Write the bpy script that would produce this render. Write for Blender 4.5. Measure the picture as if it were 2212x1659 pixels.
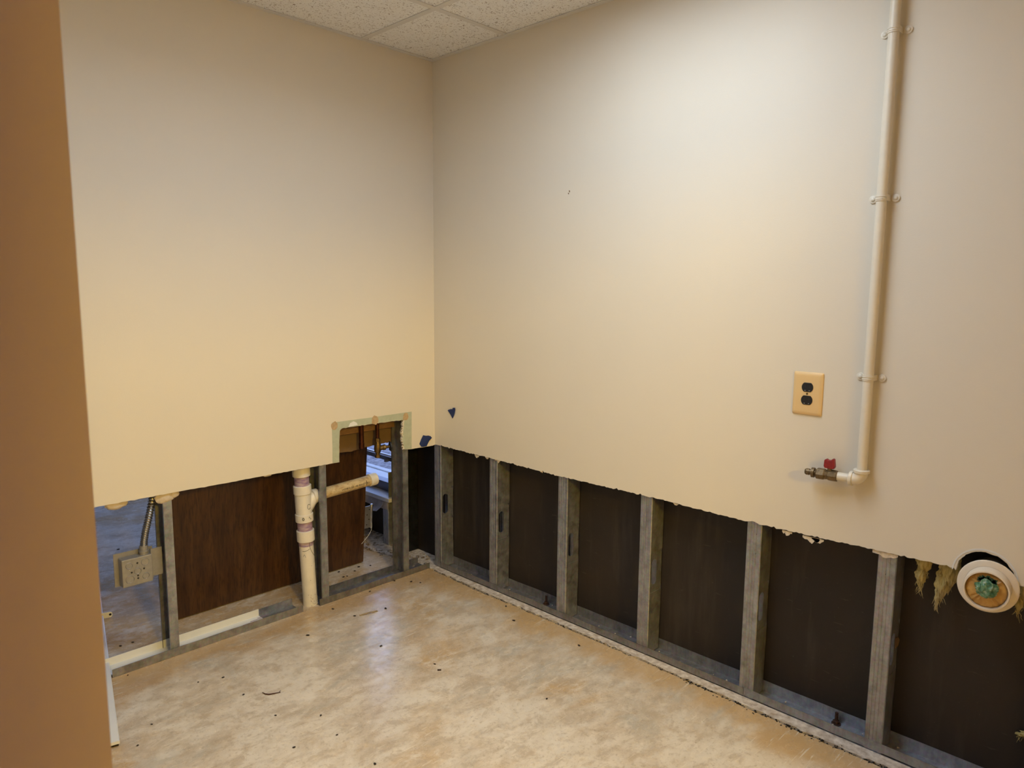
import bpy, bmesh, math, random
from mathutils import Vector, Matrix, noise
import numpy as np

random.seed(7)
scene = bpy.context.scene
for o in list(bpy.data.objects):
    bpy.data.objects.remove(o)
COL = scene.collection
W, H = 2212, 1659

# ---------------------------------------------------------------- camera
FPX = 1537.38
CAM = Vector((-2.14753, -2.60670, 1.35104))
YAW, PITCH, ROLL = math.radians(45.7558), math.radians(-7.4445), math.radians(0.46299)
fw = Vector((math.cos(PITCH)*math.sin(YAW), math.cos(PITCH)*math.cos(YAW), math.sin(PITCH)))
r0 = Vector((math.cos(YAW), -math.sin(YAW), 0)); u0 = r0.cross(fw)
rt = math.cos(ROLL)*r0 + math.sin(ROLL)*u0
up = -math.sin(ROLL)*r0 + math.cos(ROLL)*u0
cd = bpy.data.cameras.new('camera'); cam = bpy.data.objects.new('camera', cd); COL.objects.link(cam)
M = Matrix((rt, up, -fw)).transposed().to_4x4(); M.translation = CAM; cam.matrix_world = M
cd.sensor_fit = 'HORIZONTAL'; cd.sensor_width = 36.0; cd.lens = FPX/W*36.0
cd.clip_start = 0.02; cd.clip_end = 200
cd.dof.use_dof = True; cd.dof.focus_distance = 3.2; cd.dof.aperture_fstop = 7.0
scene.camera = cam

def hit(px, py, ax, v):
    """photo pixel -> point on the plane coordinate[ax] == v"""
    d = fw + rt*((px-W/2)/FPX) - up*((py-H/2)/FPX)
    t = (v-CAM[ax])/d[ax]
    return CAM + d*t

# ---------------------------------------------------------------- world, exposure
world = bpy.data.worlds.new('overcast_sky'); scene.world = world; world.use_nodes = True
bg = world.node_tree.nodes['Background']
bg.inputs[0].default_value = (0.42, 0.56, 1.0, 1); bg.inputs[1].default_value = 2.7
vs = scene.view_settings
vs.view_transform = 'Standard'; vs.look = 'None'; vs.gamma = 1.0; vs.use_curve_mapping = False
vs.exposure = 0.12
LAMP_A = ((.88, 1.02, 1.18), 11.6)     # two-tile troffer over the room: colour, strength
WARM_FILL = ((.98, 0.64, 0.06), 275.0)    # unseen warm globe added behind the camera to tint the lower walls

# ---------------------------------------------------------------- materials
def mk(name):
    m = bpy.data.materials.new(name); m.use_nodes = True
    nt = m.node_tree; b = nt.nodes['Principled BSDF']
    return m, nt, b
def tc(nt, scale=(1,1,1), rot=(0,0,0), coord='Object'):
    t = nt.nodes.new('ShaderNodeTexCoord'); mp = nt.nodes.new('ShaderNodeMapping')
    mp.inputs['Scale'].default_value = scale; mp.inputs['Rotation'].default_value = rot
    nt.links.new(t.outputs[coord], mp.inputs[0]); return mp.outputs[0]
def nz(nt, vec, scale, detail=4, rough=.55, dist=0):
    n = nt.nodes.new('ShaderNodeTexNoise'); n.inputs['Scale'].default_value = scale
    n.inputs['Detail'].default_value = detail; n.inputs['Roughness'].default_value = rough
    n.inputs['Distortion'].default_value = dist
    nt.links.new(vec, n.inputs['Vector']); return n.outputs[0]
def ramp(nt, fac, stops):
    r = nt.nodes.new('ShaderNodeValToRGB'); e = r.color_ramp.elements
    while len(e) < len(stops): e.new(.5)
    for i, (p, c) in enumerate(stops):
        e[i].position = p
        e[i].color = (c, c, c, 1) if isinstance(c, (int, float)) else (*c, 1)
    nt.links.new(fac, r.inputs[0]); return r.outputs[0]
def mix(nt, fac, a, b, mode='MIX'):
    m = nt.nodes.new('ShaderNodeMix'); m.data_type = 'RGBA'; m.blend_type = mode
    for s, v in ((0, fac), (6, a), (7, b)):
        if hasattr(v, 'links') or hasattr(v, 'is_output'): nt.links.new(v, m.inputs[s])
        elif s == 0: m.inputs[0].default_value = v
        else: m.inputs[s].default_value = (*v, 1)
    return m.outputs[2]
def bump(nt, b, h, strength=.2, dist=.01):
    n = nt.nodes.new('ShaderNodeBump'); n.inputs['Strength'].default_value = strength
    n.inputs['Distance'].default_value = dist
    nt.links.new(h, n.inputs['Height']); nt.links.new(n.outputs[0], b.inputs['Normal'])
def simple(name, col, rough=.5, metal=0, var=.0, vscale=20, stretch=(1,1,1), bmp=0, col2=None, spec=.5):
    m, nt, b = mk(name)
    b.inputs['Roughness'].default_value = rough; b.inputs['Metallic'].default_value = metal
    b.inputs['Specular IOR Level'].default_value = spec
    v = tc(nt, stretch)
    n = nz(nt, v, vscale, 5)
    c2 = col2 if col2 else tuple(max(0, c*(1-var)) for c in col)
    c1 = col if col2 else tuple(min(1, c*(1+var)) for c in col)
    out = ramp(nt, n, [(.32, c2), (.68, c1)])
    nt.links.new(out, b.inputs['Base Color'])
    if bmp: bump(nt, b, n, bmp, .004)
    return m

def paint(name, col):
    m, nt, b = mk(name); v = tc(nt)
    n = nz(nt, v, 260, 3, .6); big = nz(nt, v, 1.7, 2)
    c = ramp(nt, big, [(.3, tuple(x*.975 for x in col)), (.7, col)])
    nt.links.new(c, b.inputs['Base Color']); b.inputs['Roughness'].default_value = .55
    b.inputs['Specular IOR Level'].default_value = .35
    bump(nt, b, n, .12, .002); return m

MAT = {}
MAT['wall'] = paint('cream_paint', (.73, .665, .555))
MAT['pink'] = paint('tan_pink_paint', (.42, .345, .46))
MAT['white_paint'] = simple('white_paint', (.76, .76, .75), .45, 0, .03, 8)
MAT['gypsum'] = simple('gypsum_edge', (.66, .58, .47), .9, 0, .18, 160, bmp=.5)
MAT['paper'] = simple('drywall_back_paper', (.17, .105, .05), .9, 0, .12, 12)
MAT['green'] = simple('green_board', (.44, .47, .36), .85, 0, .07, 40)
MAT['putty'] = simple('tan_putty', (.47, .33, .185), .85, 0, .14, 90)
MAT['mud'] = simple('joint_compound', (.62, .52, .40), .8, 0, .12, 60, bmp=.4)
MAT['sheath'] = None
MAT['pvc'] = simple('cream_pvc', (.74, .69, .61), .38, 0, .04, 30)
MAT['primer'] = simple('purple_primer', (.24, .14, .29), .45, 0, 0, 40, (1,1,3), col2=(.50, .39, .42))
MAT['marker'] = simple('black_marker', (.02, .018, .02), .5, 0, 0)
MAT['copper'] = simple('dull_copper', (.085, .028, .015), .38, .9, .25, 60)
MAT['brass'] = simple('aged_brass', (.16, .105, .042), .4, .85, .3, 90)
MAT['gasbrass'] = simple('tarnished_brass', (.16, .11, .055), .5, .6, .4, 110)
MAT['black'] = simple('black_plastic', (.012, .011, .012), .35, 0, 0)
MAT['blackiron'] = simple('black_iron', (.02, .02, .022), .5, .3, .2, 60)
MAT['red'] = simple('red_handle', (.24, .014, .016), .42, 0, .2, 130)
MAT['almond'] = simple('almond_plastic', (.74, .52, .25), .35, 0, .02, 8)
MAT['gaspaint'] = simple('painted_pipe', (.74, .67, .55), .42, 0, .02, 60, bmp=.08)
MAT['tape'] = simple('blue_tape', (.010, .028, .135), .7, 0, .12, 80, (1,1,1))
MAT['rust'] = simple('rusty_bolt', (.055, .025, .015), .85, .2, .4, 200)
MAT['hinge'] = simple('bright_hinge', (.62, .62, .62), .3, .95, .06, 40)
MAT['crumb'] = simple('dark_crumb_and_shadow', (.022, .014, .011), .9, 0, .3, 300)
MAT['twig'] = simple('twig_bark', (.06, .022, .018), .9, 0, .3, 200)
MAT['tanstrip'] = simple('tan_sliver', (.36, .26, .14), .8, 0, .2, 80)
MAT['alu'] = simple('grey_window_metal', (.17, .18, .23), .4, .4, .08, 30)
MAT['sill'] = simple('white_sill', (.70, .71, .74), .35, 0, .03, 20)
MAT['liner'] = simple('grey_liner', (.42, .39, .40), .8, 0, .15, 35)
MAT['blockwood'] = simple('pine_blocking', (.20, .105, .04), .7, 0, .22, 18, (2,12,12))
MAT['walkway'] = simple('walkway_concrete', (.52, .52, .52), .9, 0, .06, 8)
MAT['yellowfoam'] = simple('yellow_foam', (.58, .36, .11), .42, 0, 0, 38, col2=(.42, .22, .05), bmp=.7)
MAT['duct'] = simple('white_duct', (.78, .68, .55), .4, 0, .03, 30)
MAT['wire'] = simple('pale_string', (.55, .55, .58), .5, 0, .1)
MAT['boxmetal'] = simple('zinc_box', (.31, .295, .275), .5, .45, .08, 60)
MAT['flex'] = simple('flex_conduit', (.42, .40, .37), .3, .95, .1, 50)
MAT['gridwhite'] = simple('grid_paint', (.68, .66, .64), .5, 0, .03, 10)

def galv(name, base, tint):
    m, nt, b = mk(name); v = tc(nt); vs_ = tc(nt, (6, 6, .8))
    n1 = nz(nt, v, 34, 5, .65); n2 = nz(nt, vs_, 16, 4); vo = nt.nodes.new('ShaderNodeTexVoronoi')
    vo.inputs['Scale'].default_value = 120; nt.links.new(v, vo.inputs['Vector'])
    c = ramp(nt, n1, [(.25, tuple(x*.62 for x in base)), (.5, base), (.78, tuple(min(1, x*1.35) for x in base))])
    c = mix(nt, ramp(nt, n2, [(.45, 0.0), (.75, .55)]), c, tint)
    c = mix(nt, .12, c, vo.outputs['Color'], 'SOFT_LIGHT')
    nt.links.new(c, b.inputs['Base Color']); b.inputs['Metallic'].default_value = .85
    nt.links.new(ramp(nt, n1, [(.3, .38), (.7, .6)]), b.inputs['Roughness'])
    return m
MAT['galv'] = galv('galvanised_steel', (.36, .375, .42), (.26, .26, .27))
MAT['galvshade'] = galv('shaded_steel', (.035, .037, .042), (.03, .028, .028))  # same steel darkened to stand in for deep shade
MAT['galvdirty'] = galv('dirty_galvanised_steel', (.30, .30, .32), (.20, .185, .165))

def sheathing():
    m, nt, b = mk('dark_sheathing'); v = tc(nt); st = tc(nt, (1, 3, .35))
    n = nz(nt, v, 3, 6); g = nz(nt, st, 5, 5, .6); f = nz(nt, v, 140, 3, .7)
    c = ramp(nt, n, [(.35, (.011, .0066, .0045)), (.65, (.020, .013, .009))])
    c = mix(nt, ramp(nt, g, [(.54, 0.0), (.68, .45)]), c, (.045, .034, .026))
    c = mix(nt, ramp(nt, f, [(.69, 0.0), (.72, .5)]), c, (.10, .08, .06))
    sc = tc(nt, (1, 9, 60), (.12, 0, 0)); s = nz(nt, sc, 1.5, 3)
    c = mix(nt, ramp(nt, s, [(.69, 0.0), (.71, .3)]), c, (.075, .06, .048))
    nt.links.new(c, b.inputs['Base Color']); b.inputs['Roughness'].default_value = .62
    bump(nt, b, f, .15, .002); return m
MAT['sheath'] = sheathing()

def concrete():
    m, nt, b = mk('stained_concrete'); v = tc(nt)
    sx = nt.nodes.new('ShaderNodeSeparateXYZ'); nt.links.new(v, sx.inputs[0])
    diag = tc(nt, (1.0, 1.7, 1), (0, 0, math.radians(28)))
    diag2 = tc(nt, (1.2, 2.4, 1), (0, 0, math.radians(-35)))
    A = nz(nt, diag, 2.1, 8, .62, .6); B = nz(nt, v, 1.35, 6, .6, .8); C = nz(nt, diag2, 5.5, 7, .7, .3)
    D = nz(nt, v, 26, 6, .7); E = nz(nt, v, 190, 3, .7)
    beige, pale, grey, ochre, brown = (.62,.52,.41), (.74,.66,.56), (.52,.47,.40), (.56,.37,.18), (.42,.25,.11)
    c = ramp(nt, A, [(.38, grey), (.47, beige), (.58, pale)])
    c = mix(nt, ramp(nt, B, [(.47, 0.0), (.58, .85)]), c, ochre)
    c = mix(nt, ramp(nt, C, [(.50, 0.0), (.62, .75)]), c, pale)
    c = mix(nt, ramp(nt, D, [(.52, 0.0), (.66, .55)]), c, (.48,.37,.26))
    mid = nz(nt, tc(nt, (1, 1.5, 1), (0, 0, math.radians(40))), 11, 7, .72, .5)
    c = mix(nt, ramp(nt, mid, [(.40, .55), (.49, 0.0)]), c, (.47,.37,.27))
    c = mix(nt, ramp(nt, mid, [(.53, 0.0), (.64, .6)]), c, (.78,.70,.60))
    fine = nz(nt, v, 75, 5, .7)
    c = mix(nt, ramp(nt, fine, [(.36, .5), (.45, 0.0)]), c, (.42,.33,.24))
    # adhesive stain running along the two walls, with its own ragged outline
    def band(sock, centre, width):
        mt = nt.nodes.new('ShaderNodeMath'); mt.operation = 'SUBTRACT'; nt.links.new(sock, mt.inputs[0]); mt.inputs[1].default_value = centre
        ab = nt.nodes.new('ShaderNodeMath'); ab.operation = 'ABSOLUTE'; nt.links.new(mt.outputs[0], ab.inputs[0])
        jt = nt.nodes.new('ShaderNodeMath'); jt.operation = 'MULTIPLY_ADD'; nt.links.new(A, jt.inputs[0]); jt.inputs[1].default_value = -.55; jt.inputs[2].default_value = .27
        ad = nt.nodes.new('ShaderNodeMath'); ad.operation = 'ADD'; nt.links.new(ab.outputs[0], ad.inputs[0]); nt.links.new(jt.outputs[0], ad.inputs[1])
        return ramp(nt, ad.outputs[0], [(width*.4, .8), (width, 0.0)])
    c = mix(nt, band(sx.outputs[0], -.03, .17), c, ochre)
    c = mix(nt, band(sx.outputs[1], -.02, .14), c, mix(nt, .5, ochre, brown))
    # scratches and lime flecks
    for ang, sc_, th in ((20, 9, .675), (-48, 8, .68), (75, 8, .685)):
        w = tc(nt, (1.4, 22, 1), (0, 0, math.radians(ang))); s = nz(nt, w, sc_*.55, 4, .55, .4)
        c = mix(nt, ramp(nt, s, [(th-.02, 0.0), (th+.03, .7)]), c, (.80,.72,.60))
    c = mix(nt, ramp(nt, E, [(.64, 0.0), (.70, .65)]), c, (.82,.76,.66))
    nt.links.new(c, b.inputs['Base Color'])
    nt.links.new(ramp(nt, D, [(.35, .13), (.65, .34)]), b.inputs['Roughness'])
    b.inputs['Specular IOR Level'].default_value = .75
    bump(nt, b, D, .05, .003); return m
MAT['concrete'] = concrete()
MAT['curb'] = simple('rough_concrete', (.72, .65, .58), .9, 0, 0, 45, col2=(.36, .28, .22), bmp=.6)
MAT['rubble'] = simple('dusty_rubble', (.40, .34, .28), .95, 0, 0, 60, col2=(.13, .09, .065), bmp=.6)
MAT['dirt'] = simple('black_dirt', (.012, .009, .007), .95, 0, .4, 120, bmp=.6)

def tile_mat():
    m, nt, b = mk('fissured_tile'); v = tc(nt)
    oi = nt.nodes.new('ShaderNodeObjectInfo'); ad = nt.nodes.new('ShaderNodeVectorMath'); ad.operation = 'MULTIPLY_ADD'
    ad.inputs[1].default_value = (17, 23, 5); nt.links.new(oi.outputs['Random'], ad.inputs[0]); nt.links.new(v, ad.inputs[2])
    p = ad.outputs[0]
    n1 = nz(nt, p, 130, 2, .5, 1.2); n2 = nz(nt, p, 62, 2, .5, 2.0); n3 = nz(nt, p, 330, 2)
    c = ramp(nt, n3, [(.3, (.80, .80, .80)), (.7, (.88, .88, .88))])
    c = mix(nt, ramp(nt, n1, [(.625, 0.0), (.65, .85)]), c, (.26, .20, .16))
    c = mix(nt, ramp(nt, n2, [(.655, 0.0), (.675, .85)]), c, (.26, .20, .16))
    nt.links.new(c, b.inputs['Base Color']); b.inputs['Roughness'].default_value = .95
    bump(nt, b, n1, -.3, .003); return m
MAT['tile'] = tile_mat()

def wood():
    m, nt, b = mk('stained_oak'); v = tc(nt, (26, 26, 1.1)); v2 = tc(nt, (150, 150, 3.0))
    n = nz(nt, v, 1.0, 6, .6, .9); f = nz(nt, v2, 1.2, 4, .7)
    c = ramp(nt, n, [(.36, (.034, .0125, .0038)), (.50, (.058, .023, .0065)), (.64, (.080, .034, .0098))])
    c = mix(nt, ramp(nt, f, [(.50, 0.0), (.60, .7)]), c, (.016, .006, .0025))
    nt.links.new(c, b.inputs['Base Color']); b.inputs['Roughness'].default_value = .42
    return m
MAT['oak'] = wood()

def gravel():
    m, nt, b = mk('gravel_asphalt'); v = tc(nt)
    n = nz(nt, v, 22, 6, .75)
    nt.links.new(ramp(nt, n, [(.36, (.07, .06, .07)), (.50, (.22, .205, .215)), (.64, (.34, .32, .33))]), b.inputs['Base Color'])
    b.inputs['Roughness'].default_value = .95; return m
MAT['gravel'] = gravel()

def fibre():
    m, nt, b = mk('glass_fibre'); v = tc(nt, (40, 40, 6)); n = nz(nt, v, 2.5, 6, .7); n2 = nz(nt, tc(nt), 9, 3)
    c = ramp(nt, n, [(.3, (.24, .17, .055)), (.55, (.52, .43, .17)), (.8, (.68, .60, .36))])
    c = mix(nt, ramp(nt, n2, [(.45, 0.0), (.65, .6)]), c, (.48, .38, .24))
    nt.links.new(c, b.inputs['Base Color']); b.inputs['Roughness'].default_value = .95
    bump(nt, b, n, .8, .006); return m
MAT['fibre'] = fibre()

def bagmat():
    m, nt, b = mk('green_film'); v = tc(nt); n = nz(nt, v, 60, 4, .6, 1.0)
    nt.links.new(ramp(nt, n, [(.35, (.02, .10, .055)), (.55, (.13, .27, .15)), (.72, (.50, .56, .50))]), b.inputs['Base Color'])
    b.inputs['Roughness'].default_value = .12; bump(nt, b, n, .6, .006); return m
MAT['bag'] = bagmat()

def glassmat():
    m, nt, b = mk('window_glass'); nt.nodes.remove(b)
    t = nt.nodes.new('ShaderNodeBsdfTransparent'); t.inputs[0].default_value = (.93, .95, .97, 1)
    g = nt.nodes.new('ShaderNodeBsdfGlossy'); g.inputs['Roughness'].default_value = .02
    mx = nt.nodes.new('ShaderNodeMixShader'); mx.inputs[0].default_value = .06
    nt.links.new(t.outputs[0], mx.inputs[1]); nt.links.new(g.outputs[0], mx.inputs[2])
    nt.links.new(mx.outputs[0], nt.nodes['Material Output'].inputs[0]); return m
MAT['glass'] = glassmat()
def emis(name, col, s):
    m, nt, b = mk(name); nt.nodes.remove(b); e = nt.nodes.new('ShaderNodeEmission')
    e.inputs[0].default_value = (*col, 1); e.inputs[1].default_value = s
    nt.links.new(e.outputs[0], nt.nodes['Material Output'].inputs[0]); return m

# ---------------------------------------------------------------- mesh helpers
def bm_box(bm, a, b):
    x0, x1 = sorted((a[0], b[0])); y0, y1 = sorted((a[1], b[1])); z0, z1 = sorted((a[2], b[2]))
    v = [bm.verts.new(c) for c in ((x0,y0,z0),(x1,y0,z0),(x1,y1,z0),(x0,y1,z0),(x0,y0,z1),(x1,y0,z1),(x1,y1,z1),(x0,y1,z1))]
    for f in ((3,2,1,0),(4,5,6,7),(0,1,5,4),(1,2,6,5),(2,3,7,6),(3,0,4,7)): bm.faces.new([v[i] for i in f])
def frame_of(d):
    d = d.normalized(); a = Vector((0,0,1)) if abs(d.z) < .9 else Vector((1,0,0))
    s = d.cross(a).normalized(); return s, s.cross(d)
def bm_rings(bm, rings, cap=True, closed=False):
    V = [[bm.verts.new(p) for p in r] for r in rings]; n = len(V[0])
    k = len(V)
    for i in range(k if closed else k-1):
        A, B = V[i], V[(i+1) % k]
        for j in range(n): bm.faces.new((A[j], A[(j+1)%n], B[(j+1)%n], B[j]))
    if cap and not closed:
        bm.faces.new(V[0][::-1]); bm.faces.new(V[-1])
def bm_lathe(bm, base, axis, prof, n=20, cap=True):
    base = Vector(base); axis = Vector(axis).normalized(); s, t = frame_of(axis)
    bm_rings(bm, [[base+axis*h+(s*math.cos(2*math.pi*j/n)+t*math.sin(2*math.pi*j/n))*max(r, 1e-4) for j in range(n)] for h, r in prof], cap)
def bm_tube(bm, pts, r, n=10, cap=True):
    pts = [Vector(p) for p in pts]; rings = []; s = None
    for i, p in enumerate(pts):
        d = (pts[min(i+1, len(pts)-1)]-pts[max(i-1, 0)]).normalized()
        if s is None: s, t = frame_of(d)
        else:
            s = (s - d*s.dot(d)).normalized(); t = s.cross(d)
        rr = r[i] if isinstance(r, (list, tuple)) else r
        rings.append([p+(s*math.cos(2*math.pi*j/n)+t*math.sin(2*math.pi*j/n))*rr for j in range(n)])
    bm_rings(bm, rings, cap)
def bez(p0, p1, p2, p3, n=12):
    p0, p1, p2, p3 = map(Vector, (p0, p1, p2, p3)); o = []
    for i in range(n+1):
        t = i/n; o.append(p0*(1-t)**3+p1*3*t*(1-t)**2+p2*3*t*t*(1-t)+p3*t**3)
    return o
def bm_extrude_outline(bm, pts, off, mats=(0,0,0)):
    """closed outline of 3-D points, extruded by vector off; mats = front, side, back"""
    A = [bm.verts.new(p) for p in pts]; B = [bm.verts.new(Vector(p)+Vector(off)) for p in pts]
    n = len(A)
    f = bm.faces.new(A); f.material_index = mats[0]
    f = bm.faces.new(B[::-1]); f.material_index = mats[2]
    for i in range(n):
        f = bm.faces.new((A[i], B[i], B[(i+1)%n], A[(i+1)%n])); f.material_index = mats[1]
def obj(name, bm, mats, parent=None, smooth=None, kind=None, bevel=0):
    bmesh.ops.recalc_face_normals(bm, faces=bm.faces)
    me = bpy.data.meshes.new(name); bm.to_mesh(me); bm.free()
    for m in (mats if isinstance(mats, (list, tuple)) else [mats]): me.materials.append(MAT[m] if isinstance(m, str) else m)
    o = bpy.data.objects.new(name, me); COL.objects.link(o)
    if parent:
        o.parent = parent; o.matrix_parent_inverse = Matrix.Translation(-parent.location)
    if smooth is not None:
        for p in me.polygons: p.use_smooth = True
        try: me.set_sharp_from_angle(angle=math.radians(smooth))
        except Exception: pass
    if kind: o['kind'] = kind
    if bevel:
        md = o.modifiers.new('bevel', 'BEVEL'); md.width = bevel; md.segments = 2; md.limit_method = 'ANGLE'
    return o
def box(name, a, b, mat, parent=None, kind=None, bevel=0):
    bm = bmesh.new(); bm_box(bm, a, b); return obj(name, bm, mat, parent, None, kind, bevel)
def lathe(name, base, axis, prof, mat, parent=None, n=20, smooth=40):
    bm = bmesh.new(); bm_lathe(bm, base, axis, prof, n); return obj(name, bm, mat, parent, smooth)
def tube(name, pts, r, mat, parent=None, n=10):
    bm = bmesh.new(); bm_tube(bm, pts, r, n); return obj(name, bm, mat, parent, 50)
def tag(o, label, cat, group=None):
    o['label'] = label; o['category'] = cat
    if group: o['group'] = group
    return o
def thing(name, loc, label, cat, group=None):
    o = bpy.data.objects.new(name, None); o.empty_display_size = .05; COL.objects.link(o); o.location = loc
    return tag(o, label, cat, group)
def solid(bm, t):
    bmesh.ops.recalc_face_normals(bm, faces=bm.faces); bm.normal_update()
    bmesh.ops.solidify(bm, geom=bm.faces[:], thickness=t)
def ragged(pts, step=.012, amp=.0025, seed=0.0, spike=.0):
    """subdivide a 2-D polyline and roughen it sideways (v direction)"""
    out = []
    for (a, b) in zip(pts[:-1], pts[1:]):
        L = math.hypot(b[0]-a[0], b[1]-a[1]); k = max(1, int(L/step))
        for i in range(k):
            t = i/k; u = a[0]+(b[0]-a[0])*t; v = a[1]+(b[1]-a[1])*t
            nx, ny = -(b[1]-a[1])/L, (b[0]-a[0])/L
            d = amp*noise.noise(Vector((u*95+seed, v*95, 3.1)))*1.6+amp*.6*(random.random()-.5)
            if spike and random.random() < .05: d -= spike*random.random()
            if i == 0: d *= .3
            out.append((u+nx*d, v+ny*d))
    out.append(pts[-1]); return out

T = .0127          # drywall thickness
ZC = 2.369         # ceiling
CUT = .617         # height the drywall is cut to

# ---------------------------------------------------------------- setting: floor
# slab edge runs along the exterior wall as a dirty joint
edge = [(-.055, -6.6), (-.047, -2.04), (-.047, -1.84), (-.043, -1.62), (-.036, -1.26), (-.035, -.77), (-.044, -.34), (-.034, -.02), (-.045, .15), (-.10, .41), (-.11, .9), (-.10, 4.5)]
def joint(off, seed, amp=.004):
    return ragged([(x+off, y) for x, y in edge], .018, amp, seed)
e1 = joint(0, 1.0)
bm = bmesh.new()
bm_extrude_outline(bm, [(-4.1, -6.6, 0)]+[(x, y, 0) for x, y in e1]+[(-4.1, 4.5, 0)], (0, 0, -.06))
floor = obj('floor', bm, 'concrete', None, None, 'structure')
e2 = joint(.011, 9.0, .006)
bm = bmesh.new()
bm_extrude_outline(bm, [(x, y, .001) for x, y in e2]+[(.20, 4.5, .001), (.20, -6.6, .001)], (0, 0, -.06))
obj('curb_strip', bm, 'curb', floor)
box('joint_bed', (-.2, -6.6, -.06), (.2, 4.5, -.012), 'dirt', floor)
# ridge of dirt lying in the joint, and rubble by the corner
bm = bmesh.new()
def clod(bm, c, r, seed):
    m = bmesh.ops.create_icosphere(bm, subdivisions=1, radius=r)
    for v in m['verts']:
        k = 1+.5*noise.noise(v.co*(1.4/r)+Vector((seed*7.3, seed*3.1, 1)))
        v.co = Vector((v.co.x*k*1.3, v.co.y*k*1.1, max(v.co.z*k*.7, -r*.3)))+Vector(c)
for i in range(900):
    y = random.uniform(-2.3, .0) if random.random() < .86 else random.uniform(0, .8)
    x = np.interp(y, [p[1] for p in edge], [p[0] for p in edge])+random.gauss(.003, .006)
    clod(bm, (x, y, -.001), random.uniform(.0006, .0024)*(1.6 if y < -1.4 else 1), i)
obj('joint_dirt', bm, 'dirt', floor, kind='stuff')
bm = bmesh.new()
for i in range(150):
    y = random.uniform(.02, .95); x = random.uniform(-.075-.05*min(1, y*2), .085)
    if y < .03 and x < .0: continue
    clod(bm, (x, y, .002), random.uniform(.003, .011), i+900)
obj('rubble', bm, 'rubble', floor, kind='stuff')

# ---------------------------------------------------------------- setting: drywall with its ragged lower edge
def L(px, py, y=0.0): p = hit(px, py, 1, y); return (p.x, p.z)
def Rw(px, py, x=0.0): p = hit(px, py, 0, x); return (p.y, p.z)
XL = -1.95
base_l = [(XL, .622), L(205, 1096), L(300, 1078), L(380, 1063), L(480, 1045), L(600, 1022.5), L(718, 1001)]
notch = [L(733, 998.5), L(733, 960), L(734, 930), L(738, 925.5)]
notch_top = [L(738, 925.5), L(800, 916.5), L(838, 911.5), L(872, 907)]
notch_r = [L(872, 907), L(869, 930), L(868, 950), L(874, 971)]
tail = [L(874, 971), L(889, 970), L(920, 965), L(938, 962)]
bot = ragged(base_l, .013, .0016, 2.0)[:-1]+ragged([L(718, 1001), L(733, 998.5)], .01, .0005)[:-1]+ragged(notch, .012, .0012, 3)[:-1] \
    + ragged(notch_top, .01, .002, 4)[:-1]+ragged(notch_r, .006, .006, 5)[:-1]+ragged(tail, .01, .001, 6)
bot[-1] = (T, CUT)
bm = bmesh.new()
bm_extrude_outline(bm, [(u, 0, v) for u, v in bot]+[(T, 0, ZC+.01), (XL, 0, ZC+.01)], (0, T, 0), (0, 1, 2))
wall_left = obj('wall_left', bm, ['wall', 'gypsum', 'paper'], None, None, 'structure')
hc, hr = (-2.2505, .617), .0665
arc = [(hc[0]+hr*math.cos(a), hc[1]+hr*math.sin(a)) for a in np.linspace(0, math.pi, 40)]
rb = [(.0, CUT), Rw(1060, 990), Rw(1205, 1028), Rw(1428, 1079), Rw(1610, 1126), Rw(1900, 1190), Rw(2060, 1226), (hc[0]+hr, CUT)]
rb2 = [(hc[0]-hr, CUT), (-2.6, CUT), (-6.6, CUT)]
bot = ragged(rb, .008, .0026, 11, .006)[:-1]+ragged(arc, .007, .006, 12)[:-1]+ragged(rb2, .012, .003, 13)
bot[0] = (0, CUT)
bm = bmesh.new()
bm_extrude_outline(bm, [(0, u, v) for u, v in bot]+[(0, -6.6, ZC+.01), (0, 0, ZC+.01)], (T, 0, 0), (0, 1, 2))
wall_right = obj('wall_right', bm, ['wall', 'gypsum', 'paper'], None, None, 'structure')
# peeled paper rim round the duct hole
bm = bmesh.new()
rim = [(hc[0]+(hr+.0085)*math.cos(a), hc[1]+(hr+.0085)*math.sin(a)) for a in np.linspace(.02, math.pi-.02, 36)]
rin = [(hc[0]+(hr+.004+.002*random.random())*math.cos(a), hc[1]+(hr+.004)*math.sin(a)) for a in np.linspace(math.pi-.02, .02, 36)]
bm_extrude_outline(bm, [(-.0009, u, v) for u, v in rim+rin], (.0008, 0, 0))
obj('peeled_rim', bm, 'white_paint', wall_right)
# hanging flakes of face paper along the cuts
for px, py, s in ((1030, 985, .010), (1052, 989, .008), (1075, 994, .014), (1170, 1019, .006), (1700, 1150, .012), (1752, 1163, .020), (1766, 1166, .014), (1912, 1196, .026), (1460, 1088, .008)):
    u, v = Rw(px, py, .004); bm = bmesh.new(); n = 7
    pts = [(.004, u+s*1.3, v+.004)]+[(.004, u+s*1.3-s*2.6*i/n, v-s*(.25+.75*random.random())*math.sin(math.pi*(i+.5)/(n+1))) for i in range(n+1)]+[(.004, u-s*1.3, v+.004)]
    bm_extrude_outline(bm, pts, (.0015, 0, 0)); obj('paper_flake', bm, 'gypsum', wall_right)
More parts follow.
